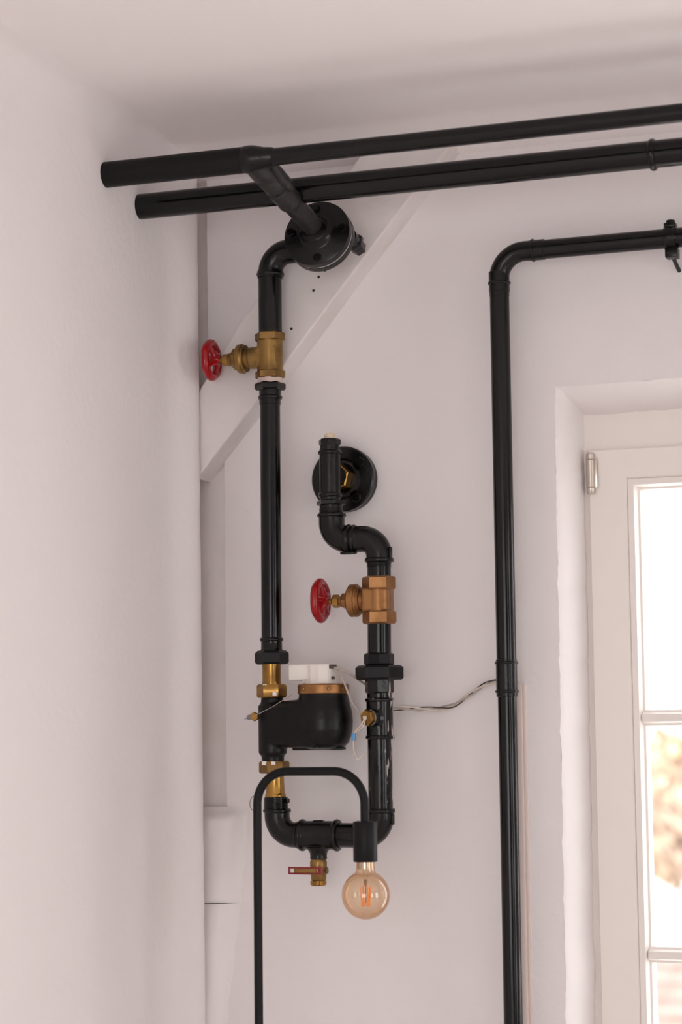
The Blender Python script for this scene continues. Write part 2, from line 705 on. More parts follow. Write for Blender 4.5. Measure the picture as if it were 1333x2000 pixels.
# ------------------------------------------------------------------ window
win = thing('window_1', 'cream painted casement window in the deep reveal', 'window', (1.35, .18, OZ0))
del win['category']
del win['label']
win['kind'] = 'structure'
FX0, FX1, FZ0, FZ1 = .735, 1.965, .575, 2.165
FRAME_ARGS = ((FX0, FZ0), (FX1, FZ1), (.795, .64), (FX1 - .060, 2.078), .150, .215)


def ring_frame(g, lo, hi, ilo, ihi, y0, y1, ch=.003):
    (x0, z0), (x1, z1), (a0, c0), (a1, c1) = lo, hi, ilo, ihi
    loops = []
    for (p, q, r_, t_, y) in ((x0, z0, x1, z1, y1), (x0, z0, x1, z1, y0 + ch), (x0 + ch, z0 + ch, x1 - ch, z1 - ch, y0),
                              (a0 - ch, c0 - ch, a1 + ch, c1 + ch, y0), (a0, c0, a1, c1, y0 + ch), (a0, c0, a1, c1, y1)):
        loops.append([(p, y, q), (r_, y, q), (r_, y, t_), (p, y, t_)])
    b = len(g.v)
    for l in loops:
        g.v += [Vector(v) for v in l]
    n = len(loops)
    for i in range(n):
        j = (i + 1) % n
        for k in range(4):
            k2 = (k + 1) % 4
            g.f.append((b + i * 4 + k, b + i * 4 + k2, b + j * 4 + k2, b + j * 4 + k))


def sash(x0, x1, hinge_left):
    z0, z1 = .605, 2.085
    st = .074
    g = G()
    y0, y1 = .138, .195
    ring_frame(g, (x0, z0), (x1, z1), (x0 + st, z0 + .075), (x1 - st, z1 - .058), y0, y1, .002)
    s_ = obj('sash', g, FRAME, win)
    # glazing bead: a step back, then a bevel to the pane
    gx0, gx1, gz0, gz1 = x0 + st - .0005, x1 - st + .0005, z0 + .0745, z1 - .0575
    b = G()
    prof = [(0, .1395), (.0015, .1425), (.003, .1395), (.014, .1395), (.016, .146), (.018, .160), (.0215, .1615), (.0245, .172), (.0245, .19)]
    ring = lambda d: [(gx0 + d, gz0 + d), (gx1 - d, gz0 + d), (gx1 - d, gz1 - d), (gx0 + d, gz1 - d)]
    base = len(b.v)
    for d, y in prof:
        for x, z in ring(d):
            b.v.append(Vector((x, y, z)))
    for i in range(len(prof) - 1):
        for k in range(4):
            k2 = (k + 1) % 4
            b.f.append((base + i * 4 + k, base + i * 4 + k2, base + i * 4 + 4 + k2, base + i * 4 + 4 + k))
    obj('glazing_bead', b, FRAME, s_, smooth=20, fix=False)
    for zm in (1.5655, 1.1185):
        mb = G()
        w_ = .0105
        poly = [(zm - w_ - .005, .170), (zm - w_ - .004, .160), (zm - w_, .157), (zm - .007, .146), (zm + .007, .146), (zm + w_, .157),
                (zm + w_ + .004, .160), (zm + w_ + .005, .170), (zm + w_, .19), (zm - w_, .19)]
        n = len(poly)
        for x in (gx0 + .018, gx1 - .018):
            for z, y in poly:
                mb.v.append(Vector((x, y, z)))
        mb.f.append(tuple(range(n)))
        mb.f.append(tuple(n + k for k in range(n))[::-1])
        for k in range(n):
            mb.f.append((k, n + k, n + (k + 1) % n, (k + 1) % n))
        obj('muntin', mb, FRAME, s_, smooth=30)
    zz = [gz0, 1.1185, 1.5655, gz1]
    for a, c in zip(zz, zz[1:]):
        pg_ = G()
        pg_.span((gx0 + .022, .172, a + (.010 if a != gz0 else .02)), (gx1 - .022, .176, c - (.010 if c != gz1 else .02)))
        obj('pane', pg_, PANE, s_, smooth=0)
    hx = x0 + .006 if hinge_left else x1 - .006
    for hz in (1.998, .69):
        h = G()
        h.lathe([(0, .0060), (.003, .0082), (.012, .0082), (.013, .0072), (.014, .0086), (.066, .0086), (.067, .0072), (.068, .0084), (.078, .0084), (.081, .005)],
                (hx, .131, hz), Z, 20)
        h.span((hx, .131, hz + .012), (hx + .013, .136, hz + .068), .001)
        obj('hinge', h, STEEL, s_, label='nickel hinge barrel')


g = G()
ring_frame(g, *FRAME_ARGS)
obj('window_frame', g, FRAME, win)
sash(.763, 1.348, True)
sash(1.352, 1.937, False)

# ------------------------------------------------------------------ overhead pipes under the ceiling
Y1, Z1 = -.430, 2.5715
t1 = thing('overhead_pipe', 'fat black pipe stub from the left wall, narrowing to a thin pipe near the ceiling', 'pipe', (0, Y1, Z1))
g = G()
g.cyl((-.03, Y1, Z1), (.283, Y1, Z1), .0238, 40)
obj('pipe_stub', g, STUBM, t1)
g = G()
g.lathe([(0, .0238), (.006, .0252), (.016, .0252), (.024, .024), (.040, .0195), (.056, .0178), (.060, .0158)], (.277, Y1, Z1), X, 36)
obj('reducer', g, CAST, t1)
g = G()
g.cyl((.325, Y1, Z1), (RX + .02, Y1, Z1 + .004), .0158, 32)
obj('thin_pipe', g, BLACK, t1)
# branch to the wall flange
A, B = Vector((.297, -.422, 2.5650)), Vector((.3285, -.195, 2.4885))
D = (B - A).normalized()
L = (B - A).length
g = G()
pr = [(-.012, .0200), (0, .0225), (.012, .0240), (.028, .0242), (.030, .0222), (.034, .0222), (.036, .0236), (.075, .0228), (.078, .0212), (.083, .0212),
      (.086, .0246), (.110, .0238), (.122, .0222), (.126, .0236), (.132, .0236), (.136, .0208), (.150, .0200), (L - .01, .0195), (L, .0195)]
g.lathe(pr, A, D, 36)
br = obj('branch_pipe', g, DUSTY, t1)
g = G()
side = (X - D * X.dot(D)).normalized()
upv = side.cross(D)
path = [A + D * a + side * b - upv * c for a, b, c in ((.006, .028, .0), (.030, .026, 0), (.055, .024, .001), (.082, .024, .001), (.10, .018, .0))]
g.tube(smooth_path(path, 5), [.006 + .0055 * math.sin(math.pi * min(1, k / 20)) for k in range(21)], 14)
obj('weld_seam', g, DUSTY, br)

Y2, Z2 = -.280, 2.5455
t2 = thing('overhead_pipe', 'long even black pipe running behind the branch, below the thin ceiling pipe', 'pipe', (0, Y2, Z2))
g = G()
g.cyl((-.03, Y2, Z2), (RX + .02, Y2, Z2 + .004), .0243, 40)
obj('pipe', g, BLACK, t2)
g = G()
g.bead((.990, Y2, Z2), X, .0243, .0285, .012)
obj('weld_collar', g, BLACK, t2)

# ------------------------------------------------------------------ upper flange pair
FA = Vector((0, .975, -.222)).normalized()
FC = Vector((.3285, -.1985, 2.4835))
tf = thing('pipe_flange', 'round black bolted flange pair under the overhead pipes', 'flange', FC + FA * .04)
g = G()
g.lathe([(-.018, .0215), (-.016, .0255), (-.004, .030), (0, .036), (.001, .063), (.003, .0655), (.0155, .0655), (.017, .064)], FC, FA, 56)
obj('flange_plate', g, CAST, tf)
g = G()
g.lathe([(.0165, .061), (.0165, .0645), (.0205, .0645), (.0205, .061)], FC, FA, 56)
obj('gasket', g, GASKET, tf, label='pale grey gasket ring')
g = G()
g.lathe([(.020, .064), (.0215, .0655), (.034, .0655), (.036, .063), (.037, .035), (.055, .028), (.058, .024)], FC, FA, 56)
obj('flange_plate', g, CAST, tf)
_, fu, fw_ = frame_of(FA, X)
for k, deg in enumerate((-6, -96, 84, 186)):
    a = math.radians(deg)
    c = FC + (fu * math.cos(a) + fw_ * math.sin(a)) * .0525
    g = G()
    g.hex(c - FA * .003, c + FA * .001, .015, bev=.001)
    g.cyl(c, c + FA * (.100 if k == 0 else .044), .0085 if k == 0 else .006, 14)
    b_ = obj('bolt', g, CAST, tf)
    g = G()
    if k == 0:
        g.cyl(c + FA * .037, c + FA * .058, .0145, 20)
        g.hex(c + FA * .058, c + FA * .074, .033, bev=.003)
        g.hex(c + FA * .077, c + FA * .100, .0255, bev=.003)
    else:
        g.hex(c + FA * .036, c + FA * .046, .017, bev=.002)
    obj('nut', g, CAST, b_)

# ------------------------------------------------------------------ supply riser
YT = -.110
XS = .1975                 # axis of the left vertical run
ZE = 2.4735
tr = thing('riser_pipe', 'black pipe elbow and short riser between the upper flange and brass valve', 'pipe', (XS, YT, 2.31))
fe = FC + FA * .050
g = G()
k1 = Vector((fe.x, YT, ZE))
g.tube(fillet([fe, k1, (.285, YT, ZE)], .034), .0245, 24)
g.bead((.287, YT, ZE), X, .0245, .029, .010)
obj('elbow', g, CAST, tr)
g = G()
g.tube(fillet([(.278, YT, ZE), (XS + .002, YT, ZE), (XS + .002, YT, 2.428)], .040, 14), .0238, 32)
g.bead((.262, YT, ZE), X, .0235, .0285, .010)
g.bead((XS + .002, YT, 2.431), Z, .0235, .0272, .009)
g.cyl((XS + .002, YT, 2.438), (XS + .002, YT, 2.424), .0255, 32)
obj('elbow', g, CAST, tr)
g = G()
g.cyl((XS + .001, YT, 2.31), (XS + .001, YT, 2.432), .0228, 40)
obj('pipe', g, BLACK, tr)


def handwheel(c, ax, R, parent, M, lobes=6, tilt=.0, holes=4, spin=.3, dish=.010):
    """enamelled wheel: scalloped rim, dished spokes and hub; ax points from rim to hub"""
    c = Vector(c)
    a, u, w = frame_of(ax, Z)
    g = G()
    n = 72
    pts = []
    for k in range(n):
        t = 2 * math.pi * k / n
        r = (R - .0078) * (1 + .022 * math.cos(lobes * t))
        pts.append(c + (u * math.cos(t) + w * math.sin(t)) * r)
    g.tube(pts, .0082, 14, closed=True)
    wh = obj('handwheel', g, M, parent)
    h = G()
    h.lathe([(-.006, .006), (-.004, .010), (.004, .0125), (dish, .0125), (dish + .005, .010)], c + a * .002, a, 24)
    obj('hub', h, M, wh)
    for k in range(holes):
        t = 2 * math.pi * k / holes + spin
        d = u * math.cos(t) + w * math.sin(t)
        s_ = G()
        p0, p1 = c + d * .008 + a * (dish * .8), c + d * (R - .008)
        pth = [p0 + (p1 - p0) * f for f in (0, .25, .5, .75, 1)]
        s_.tube(pth, [.0080, .0066, .0058, .0066, .0084], 12)
        obj('spoke', s_, M, wh)
    return wh


# ------------------------------------------------------------------ upper gate valve
ZV = 2.2695
tv = thing('gate_valve', 'dull brass gate valve with a holed red handwheel, upper of the two valves', 'valve', (XS, YT, 2.228))
g = G()
g.cyl((XS, YT, 2.232), (XS, YT, 2.312), .0252, 32, .002)
g.box((XS - .003, YT, ZV), (.046, .042, .040), .006)
g.cyl((XS - .058, YT, ZV), (XS, YT, ZV), .0195, 28)
g.cyl((XS - .04, YT, ZV), (XS, YT, ZV), .0215, 28)
o = obj('valve_body', g, BRASS, tv)
fuse(o, .0013, 5)
for z0, z1 in ((2.300, 2.3165), (2.2265, 2.2420)):
    g = G()
    g.lathe([(0, .0265), (.002, .0295), (z1 - z0 - .002, .0295), (z1 - z0, .0265)], (XS, YT, z0), Z, 6, ref=X, rot=math.radians(10))
    obj('hex_end', g, BRASS, tv)
g = G()
g.lathe([(0, .024), (.003, .0285), (.011, .0292), (.014, .0262), (.017, .0262)], (XS - .067, YT, ZV), X, 40)
obj('bonnet_ring', g, BRASS, tv)
g = G()
g.hex((XS - .078, YT, ZV), (XS - .066, YT, ZV), .036, rot=.25)
g.cyl((XS - .086, YT, ZV), (XS - .076, YT, ZV), .0125, 24)
obj('packing_nut', g, BRASS, tv)
g = G()
g.hex((XS - .099, YT, ZV), (XS - .085, YT, ZV), .0205, rot=.1, bev=.0015)
g.cyl((XS - .130, YT, ZV), (XS - .09, YT, ZV), .0062, 16)
obj('stem', g, BRASSB, tv)
handwheel((XS - .1235, YT, ZV + .002), X, .0405, tv, RED, 6, holes=4, spin=.55, dish=.012)

# ------------------------------------------------------------------ vertical pipe between valve and meter
XP = .1955
tp = thing('vertical_pipe', 'long black vertical pipe between the brass valve and the water meter', 'pipe', (XP, YT, 1.675))
g = G()
g.cyl((XS, YT, 2.214), (XS, YT, 2.230), .0245, 32, .002)
obj('sealing_tape', g, TAPE, tp, label='pinkish white sealing tape')
g = G()
g.lathe([(0, .0265), (.003, .0300), (.012, .0300), (.015, .0270)], (XS - .0005, YT, 2.2035), Z, 6, ref=X, rot=math.radians(22))
g.cyl((XS - .0005, YT, 2.188), (XS - .0005, YT, 2.205), .0215, 32)
g.bead((XS - .0005, YT, 2.1895), Z, .021, .0238, .008)
obj('hex_bushing', g, BLACK, tp)
g = G()
g.cyl((XP, YT, 1.700), (XP + .001, YT, 2.19), .0195, 40)
g.cyl((XP + .001, YT, 2.176), (XP + .001, YT, 2.19), .0208, 40)
obj('pipe', g, BLACK, tp)
g = G()
g.bead((XP, YT, 1.7225), Z, .0195, .0228, .008)
g.lathe([(0, .0235), (.004, .0205), (.018, .0200), (.022, .0205)], (XP, YT, 1.7), Z, 32)
obj('collar', g, BLACK, tp)
g = G()
g.lathe([(0, .0285), (.004, .0325), (.021, .0325), (.026, .027)], (XP, YT, 1.6755), Z, 6, ref=X, rot=math.radians(20))
obj('union_nut', g, MATT, tp)

# ------------------------------------------------------------------ water meter
tm = thing('water_meter', 'black water meter with brass ring and white head in the pipe loop', 'water meter', (.29, YT, 1.425))
g = G()
g.lathe([(0, .018), (.004, .0182), (.008, .0175), (.034, .0178), (.041, .0182)], (.1948, YT, 1.636), Z, 32)
obj('inlet_sleeve', g, BRASSB, tm)
g = G()
g.lathe([(0, .0258), (.003, .0285), (.022, .0285), (.0255, .026)], (.1946, YT, 1.6120), Z, 6, ref=X, rot=math.radians(18))
n1 = obj('inlet_nut', g, BRASSB, tm)
# casting: port tube, flat arm and rounded bowl fused into one
XM, ZM = .1955, 1.5525
XB = .3000
g = G()
g.cyl((XM, YT, 1.600), (XM, YT, 1.613), .0215, 32)
g.cyl((XM + .0005, YT, 1.500), (XM + .0005, YT, 1.604), .0272, 40, .007)
for k in range(1, 9):                  # the arm widens from the port to the bowl
    f = k / 9
    r = .0275 + (.0500 - .0275) * f
    z0, z1 = 1.5195 - .004 * f, 1.602 + .006 * f
    g.lathe([(z0, r - .014), (z0 + .004, r - .006), (z0 + .012, r), (z1 - .012, r), (z1 - .004, r - .006), (z1, r - .014)],
            (XM + (XB - XM) * f * .9, YT, 0), Z, 40)
prof = [(1.513, .012), (1.5135, .026), (1.517, .038), (1.524, .0455), (1.535, .051), (1.550, .0545), (1.568, .0552), (1.585, .0535), (1.600, .0500), (1.612, .0470), (1.620, .0465)]
g.lathe([(z, r) for z, r in prof], (XB, YT, 0), Z, 56)
g.cyl((XM + .0005, YT, 1.488), (XM + .0005, YT, 1.52), .0215, 32)
body = obj('meter_body', g, METERM, tm)
fuse(body, .0018, 9)
g = G()
g.box((.290, YT, 1.5145), (.098, .030, .005), .0015)
g.cyl((.300, YT - .05, 1.5185), (.300, YT + .0, 1.5185), .003, 10)
obj('casting_rib', g, METERM, tm)
g = G()
g.lathe([(0, .046), (.002, .0490), (.017, .0490), (.0195, .0470), (.0195, .040)], (XB, YT, 1.6165), Z, 56)
cr = obj('clamp_ring', g, BRONZE, tm, label='dull brass clamp ring')
for a in (-120, -58, -20, 60, 150):
    d = Vector((math.cos(math.radians(a)), math.sin(math.radians(a)), 0))
    g = G()
    p = Vector((XB, YT, 1.6265)) + d * .047
    g.cyl(p, p + d * .004, .0038, 12, .001)
    obj('ring_stud', g, BRONZE, cr)
g = G()
g.lathe([(0, .0345), (.006, .0335), (.036, .0335), (.0385, .0325), (.0395, .030)], (XB - .002, YT, 1.634), Z, 12, ref=X, rot=math.radians(8))
hd = obj('register_head', g, WHITE, tm, smooth=20, label='white plastic register head')
g = G()
g.box((XB - .041, YT - .006, 1.6585), (.040, .040, .030), .003)
g.box((XB - .028, YT - .006, 1.6415), (.014, .030, .008), .002)
obj('lid', g, WHITE, hd)
g = G()
g.box((XB + .026, YT - .018, 1.6680), (.012, .012, .0075), .001)
g.box((XB + .027, YT - .0205, 1.6470), (.006, .005, .006), .001)
obj('cable_socket', g, DCABLE, hd, label='dark cable socket')
g = G()
g.hex((.1705, YT - .024, 1.5765), (.1725, YT - .036, 1.5765), .0155, bev=.0015)
ss = obj('seal_screw', g, BRASSB, tm, label='small brass sealing screw')
g = G()
g.cyl((.1595, YT - .026, 1.5750), (.1595, YT - .031, 1.5750), .0050, 16, .001)
g.tube(smooth_path([(.150, YT - .029, 1.572), (.158, YT - .029, 1.574), (.170, YT - .034, 1.576)], 4), .0007, 6)
obj('lead_seal', g, GREY, ss)
g = G()
g.tube([(.172, YT - .036, 1.5765), (.214, YT - .040, 1.5955), (.252, YT - .042, 1.6165)], .0005, 6)
obj('seal_wire', g, GCABLE, ss)
g = G()
g.lathe([(0, .0262), (.003, .0290), (.020, .0290), (.0235, .026)], (.1985, YT, 1.4690), Z, 6, ref=X, rot=math.radians(24))
n2 = obj('outlet_nut', g, BRASS, tm)
g = G()
g.lathe([(0, .0195), (.004, .0200), (.006, .0185), (.008, .0178), (.030, .0168), (.046, .0165)], (.2005, YT, 1.4245), Z, 32)
obj('outlet_sleeve', g, BRASSB, tm)
g = G()
g.tube(smooth_path([(.181, YT - .018, 1.433), (.160, YT - .02, 1.424), (.1565, YT - .02, 1.408), (.162, YT - .018, 1.398)], 6), .0006, 6)
obj('seal_wire', g, DCABLE, tm)


def mark(x, z, w, h, par, rr, xc):      # little white marks on the nuts, wrapped on the faces
    g = G()
    y = YT - rr
    g.box((x, y, z), (w, .0016, h), .0004)
    obj('white_mark', g, WHITE, par, smooth=0)


mark(.1905, 1.6325, .0075, .010, n1, .0252, .1946)
mark(.2100, 1.6190, .0080, .007, n1, .0238, .1946)
mark(.1885, 1.4885, .0095, .007, n2, .0260, .1985)
mark(.2070, 1.4885, .0080, .006, n2, .0255, .1985)
# cables of the meter head
g = G()
hx, hy, hz = XB + .031, YT - .022, 1.6655
g.tube(smooth_path([(hx, hy, hz), (.345, YT - .024, 1.662), (.362, YT - .020, 1.653), (.380, YT + .010, 1.634), (.392, YT + .03, 1.622)], 8), .0023, 8)
g.tube(smooth_path([(hx - .002, hy, hz - .003), (.345, YT - .026, 1.650), (.358, YT - .028, 1.622), (.368, YT - .030, 1.600), (.384, YT - .034, 1.580), (.391, YT - .036, 1.573)], 8), .0019, 8)
obj('head_cable', g, GCABLE, tm, label='two thin grey cables')

# ------------------------------------------------------------------ U-bend under the meter
XL, XR, ZB = .2035, .4115, 1.3530
tb = thing('pipe_bend', 'black cast pipe U-bend with tee below the water meter', 'pipe', (.30, YT, 1.33))
g = G()
g.cyl((XL - .002, YT, 1.400), (XL - .002, YT, 1.4245), .0225, 32, .001)
for k in range(5):
    g.bead((XL - .002, YT, 1.4045 + .004 * k), Z, .0222, .0235, .003)
g.box((XL + .0235, YT - .004, 1.4175), (.006, .010, .009), .002)
obj('threaded_nipple', g, BLACK, tb)
g = G()
g.tube(fillet([(XL, YT, 1.402), (XL, YT, ZB), (.256, YT, ZB)], .036, 14), .0240, 32)
g.bead((XL, YT, 1.3985), Z, .024, .0268, .008)
g.bead((.2455, YT, ZB), X, .0232, .0255, .008)
obj('elbow', g, CAST, tb)
g = G()
g.cyl((.2515, YT, ZB), (.3270, YT, ZB), .0268, 40)
g.bead((.2545, YT, ZB), X, .0262, .0305, .010)
g.bead((.3240, YT, ZB), X, .0262, .0305, .010)
g.lathe([(0, .0165), (.006, .0158), (.012, .0165), (.022, .0240)], (.2865, YT, 1.3085), Z, 28)
g.box((.2875, YT, 1.3795), (.020, .014, .004), .0015)
te = obj('tee', g, CAST, tb)
fuse(te, .0013, 4)
g = G()
g.cyl((.322, YT, ZB), (.372, YT, ZB), .0232, 36)
obj('pipe_nipple', g, BLACK, tb)
g = G()
g.tube(fillet([(.362, YT, ZB), (XR, YT, ZB), (XR, YT, 1.402)], .036, 14), .0245, 32)
g.bead((.366, YT, ZB), X, .024, .0275, .009)
g.bead((XR, YT, 1.3985), Z, .0245, .0275, .009)
g.box((XR + .0245, YT - .004, 1.383), (.006, .008, .020), .002)
obj('elbow', g, CAST, tb)

# ------------------------------------------------------------------ drain cock
XD = .2862
td = thing('drain_cock', 'small brass drain cock with red lever under the pipe tee', 'valve', (XD, YT, 1.26))
g = G()
g.lathe([(0, .0125), (.003, .0145), (.020, .0148), (.022, .0160), (.036, .0160), (.040, .0142), (.044, .0155), (.048, .0142)], (XD, YT, 1.2685), Z, 28)
g.lathe([(0, .0055), (.006, .0060)], (XD + .012, YT, 1.2875), X, 12)
obj('cock_body', g, BRASS, td)
g = G()
g.lathe([(0, .0130), (.002, .0146), (.009, .0146), (.011, .0125), (.014, .0125)], (XD - .0005, YT, 1.2595), Z, 28)
for k in range(24):
    a = 2 * math.pi * k / 24
    g.box((XD - .0005 + .0145 * math.cos(a), YT + .0145 * math.sin(a), 1.265), (.0012, .0012, .006))
obj('outlet_cap', g, BRASSB, td)
g = G()
yl = YT - .019
for z in (1.2935, 1.2825):
    g.box((XD - .020, yl, z), (.066, .004, .0032), .0008)
g.box((XD - .0515, yl, 1.288), (.0035, .004, .0142), .0008)
g.box((XD + .0105, yl, 1.288), (.009, .005, .0142), .0012)
lv = obj('lever', g, REDD, td, label='red coated lever')
g = G()
g.box((XD - .0165, yl + .0006, 1.288), (.052, .003, .0082), .0006)
g.cyl((XD, yl - .003, 1.288), (XD, yl + .006, 1.288), .0042, 12)
obj('lever_blade', g, BRASS, lv, label='bare brass middle of the lever')

# ------------------------------------------------------------------ return riser
XQ = .4118
tq = thing('return_pipe', 'black riser with big union nut and flaking paint right of the water meter', 'pipe', (XQ, YT, 1.40))
g = G()
g.cyl((XQ - .0005, YT, 1.395), (XQ - .0005, YT, 1.545), .0230, 40)
obj('pipe', g, WORN, tq)
g = G()
g.cyl((XQ, YT, 1.534), (XQ, YT, 1.606), .0250, 40)
g.bead((XQ, YT, 1.5350), Z, .0245, .0275, .008)
g.bead((XQ, YT, 1.6045), Z, .0245, .0275, .008)
g.lathe([(0, .022), (.004, .0165), (.013, .0165)], (XQ - .003, YT - .018, 1.5712), Vector((-.45, -1, 0)), 28)
obj('sensor_tee', g, WORN, tq)
g = G()
g.cyl((XQ, YT, 1.600), (XQ, YT, 1.622), .0235, 36)
g.lathe([(0, .0245), (.003, .0272), (.026, .0272), (.030, .025)], (XQ, YT, 1.6165), Z, 8, ref=X, rot=.2)
obj('hex_sleeve', g, WORN, tq, smooth=20)
g = G()
g.lathe([(0, .0415), (.004, .0455), (.023, .0455), (.0275, .040)], (XQ + .0005, YT, 1.6415), Z, 6, ref=X, rot=math.radians(12))
obj('union_nut', g, MATT, tq, smooth=20)
g = G()
g.lathe([(0, .0262), (.003, .0282), (.020, .0282), (.023, .0250)], (XQ, YT, 1.6690), Z, 8, ref=X, rot=.35)
obj('hex_collar', g, MATT, tq, smooth=20)
g = G()
g.cyl((XQ + .001, YT, 1.688), (XQ + .0015, YT, 1.752), .0222, 40)
obj('upper_pipe', g, BLACK, tq)

# ------------------------------------------------------------------ temperature sensor in the tee
SA = Vector((-.42, -1, 0)).normalized()
S0 = Vector((XQ - .003, YT - .018, 1.5712)) + SA * .011
ts_ = thing('temperature_sensor', 'brass hexagonal temperature sensor with thin cable in the right riser', 'sensor', S0)
g = G()
g.cyl(S0 - SA * .001, S0 + SA * .004, .0150, 28, .001)
obj('washer', g, GREY, ts_, label='grey washer')
g = G()
g.lathe([(0, .0152), (.0015, .0162), (.009, .0162), (.012, .0135)], S0 + SA * .004, SA, 6, rot=.2)
hx_ = obj('hex_plug', g, BRASSB, ts_, smooth=20)
e = S0 + SA * .016
g = G()
g.box(e + Vector((.001, 0, .001)), (.011, .0015, .0045), .0005, Matrix.Rotation(.42, 3, 'Z') @ Matrix.Rotation(-.7, 3, 'Y'))
obj('paper_tag', g, WHITE, hx_, smooth=0, label='white paper tag')
g = G()
g.cyl(e - SA * .001, e + SA * .003, .004, 14)
g.tube(smooth_path([e + Vector((-.002, -.001, -.002)), e + Vector((-.008, -.004, -.014)), (.3725, YT - .036, 1.542), (.3705, YT - .034, 1.520),
                    (.3725, YT - .030, 1.502), (.3770, YT - .028, 1.494), (.383, YT - .024, 1.500), (.390, YT - .016, 1.509)], 8), .0013, 8)
g.tube(smooth_path([e + Vector((0, -.001, -.004)), e + Vector((-.004, -.004, -.016)), (.3745, YT - .036, 1.543)], 6), .0011, 8)
cb = obj('sensor_cable', g, CABLE, ts_)
g = G()
g.box((.3720, YT - .036, 1.5365), (.0075, .0035, .013), .001)
obj('cable_tag', g, BLUE, cb, label='blue cable tag')

# ------------------------------------------------------------------ lower gate valve
XV, ZW = .4138, 1.7920
tg = thing('gate_valve', 'orange bronze gate valve with a red handwheel, lower of the two valves', 'valve', (XV, YT, 1.746))
g = G()
g.cyl((XV, YT, 1.752), (XV, YT, 1.832), .0240, 32)
g.box((XV - .003, YT, ZW), (.052, .046, .044), .005)
g.cyl((XV - .038, YT, ZW), (XV, YT, ZW), .0205, 28)
g.box((XV - .006, YT, ZW), (.050, .030, .052), .006)
o = obj('valve_body', g, BRONZE, tg)
fuse(o, .0013, 5)
for z0, z1 in ((1.811, 1.8360), (1.7465, 1.7710)):
    g = G()
    g.lathe([(0, .0290), (.003, .0320), (z1 - z0 - .003, .0320), (z1 - z0, .0290)], (XV, YT, z0), Z, 6, ref=X, rot=math.radians(14))
    obj('hex_end', g, BRONZE, tg, smooth=20)
g = G()
g.lathe([(0, .026), (.004, .0310), (.016, .0312), (.0165, .0290), (.019, .0290), (.022, .0250), (.024, .0250)], (XV - .060, YT, ZW), X, 40)
obj('bonnet_ring', g, BRONZE, tg)
g = G()
g.hex((XV - .074, YT, ZW), (XV - .059, YT, ZW), .0265, rot=.4)
g.cyl((XV - .079, YT, ZW), (XV - .07, YT, ZW), .0095, 20)
obj('packing_nut', g, BRONZE, tg)
g = G()
g.hex((XV - .0935, YT, ZW), (XV - .078, YT, ZW), .0220, rot=.2)
g.cyl((XV - .122, YT, ZW), (XV - .09, YT, ZW), .0045, 14)
obj('stem', g, BRASSB, tg)
w2 = handwheel((XV - .1175, YT, ZW + .002), X, .0420, tg, RED, 6, holes=5, spin=.2, dish=.010)
g = G()
a_, u_, w__ = frame_of(X, Z)
g.lathe([(0, .012), (.003, .0345), (.006, .0345), (.0085, .012)], (XV - .119, YT, ZW + .002), X, 40)
obj('web', g, RED, w2)

# ------------------------------------------------------------------ offset bend up to the wall tee
XO = .3205
ZO = 1.9080
to = thing('offset_pipe', 'black S-shaped pipe bend with upright tee in front of the wall flange', 'pipe', (XV, YT, 1.836))
g = G()
g.cyl((XV + .0005, YT, 1.833), (XV + .0005, YT, 1.870), .0225, 36)
for k in range(4):
    g.bead((XV + .0005, YT, 1.8545 + .003 * k), Z, .0224, .0236, .0025)
obj('pipe_nipple', g, BLACK, to)
g = G()
g.tube(fillet([(XV + .0012, YT, 1.866), (XV + .0012, YT, ZO), (.357, YT, ZO)], .033, 14), .0248, 32)
g.bead((XV + .0012, YT, 1.8665), Z, .0245, .0280, .009)
g.box((XV + .0262, YT - .006, 1.8795), (.005, .008, .022), .0015)
o = obj('elbow', g, CAST, to)
g = G()
g.tube(fillet([(.360, YT, ZO), (XO, YT, ZO), (XO, YT, 1.957)], .033, 14), .0248, 32)
g.bead((.3555, YT, ZO), X, .0248, .0290, .011)
g.bead((.3660, YT, ZO), X, .0245, .0278, .008)
g.bead((XO, YT, 1.9555), Z, .0245, .0280, .008)
g.box((.357, YT - .01, ZO - .0265), (.030, .012, .005), .0015)
obj('elbow', g, CAST, to)
g = G()
g.cyl((XO - .001, YT, 1.955), (XO - .001, YT, 1.978), .0222, 36)
g.lathe([(0, .0255), (.002, .0285), (.008, .0285), (.010, .0260)], (XO - .0005, YT, 1.9745), Z, 6, ref=X, rot=math.radians(8))
for k in range(4):
    g.bead((XO - .001, YT, 1.9585 + .003 * k), Z, .022, .0232, .0025)
obj('hex_nipple', g, CAST, to)
g = G()
XT = .3185
g.cyl((XT, YT, 1.984), (XT, YT, 2.082), .0202, 36)
g.bead((XT, YT, 1.9945), Z, .0202, .0232, .009)
g.bead((XT, YT, 2.0760), Z, .0202, .0232, .008)
g.cyl((XT, YT, 2.035), (XT, -.072, 2.035), .0190, 28)
obj('tee', g, CAST, to)
g = G()
g.cyl((XT, YT, 2.078), (XT, YT, 2.092), .0190, 28)
g.lathe([(0, .0190), (.003, .0212), (.010, .0212), (.0125, .0195)], (XT, YT, 2.0895), Z, 8, ref=X, rot=.2)
obj('plug', g, CAST, to, smooth=25)
g = G()
g.lathe([(0, .0110), (.010, .0108), (.012, .009)], (XT + .0005, YT, 2.1010), Z, 8, ref=X, rot=.1)
obj('plug_head', g, CREAM, to, smooth=20, label='cream coloured square plug end')

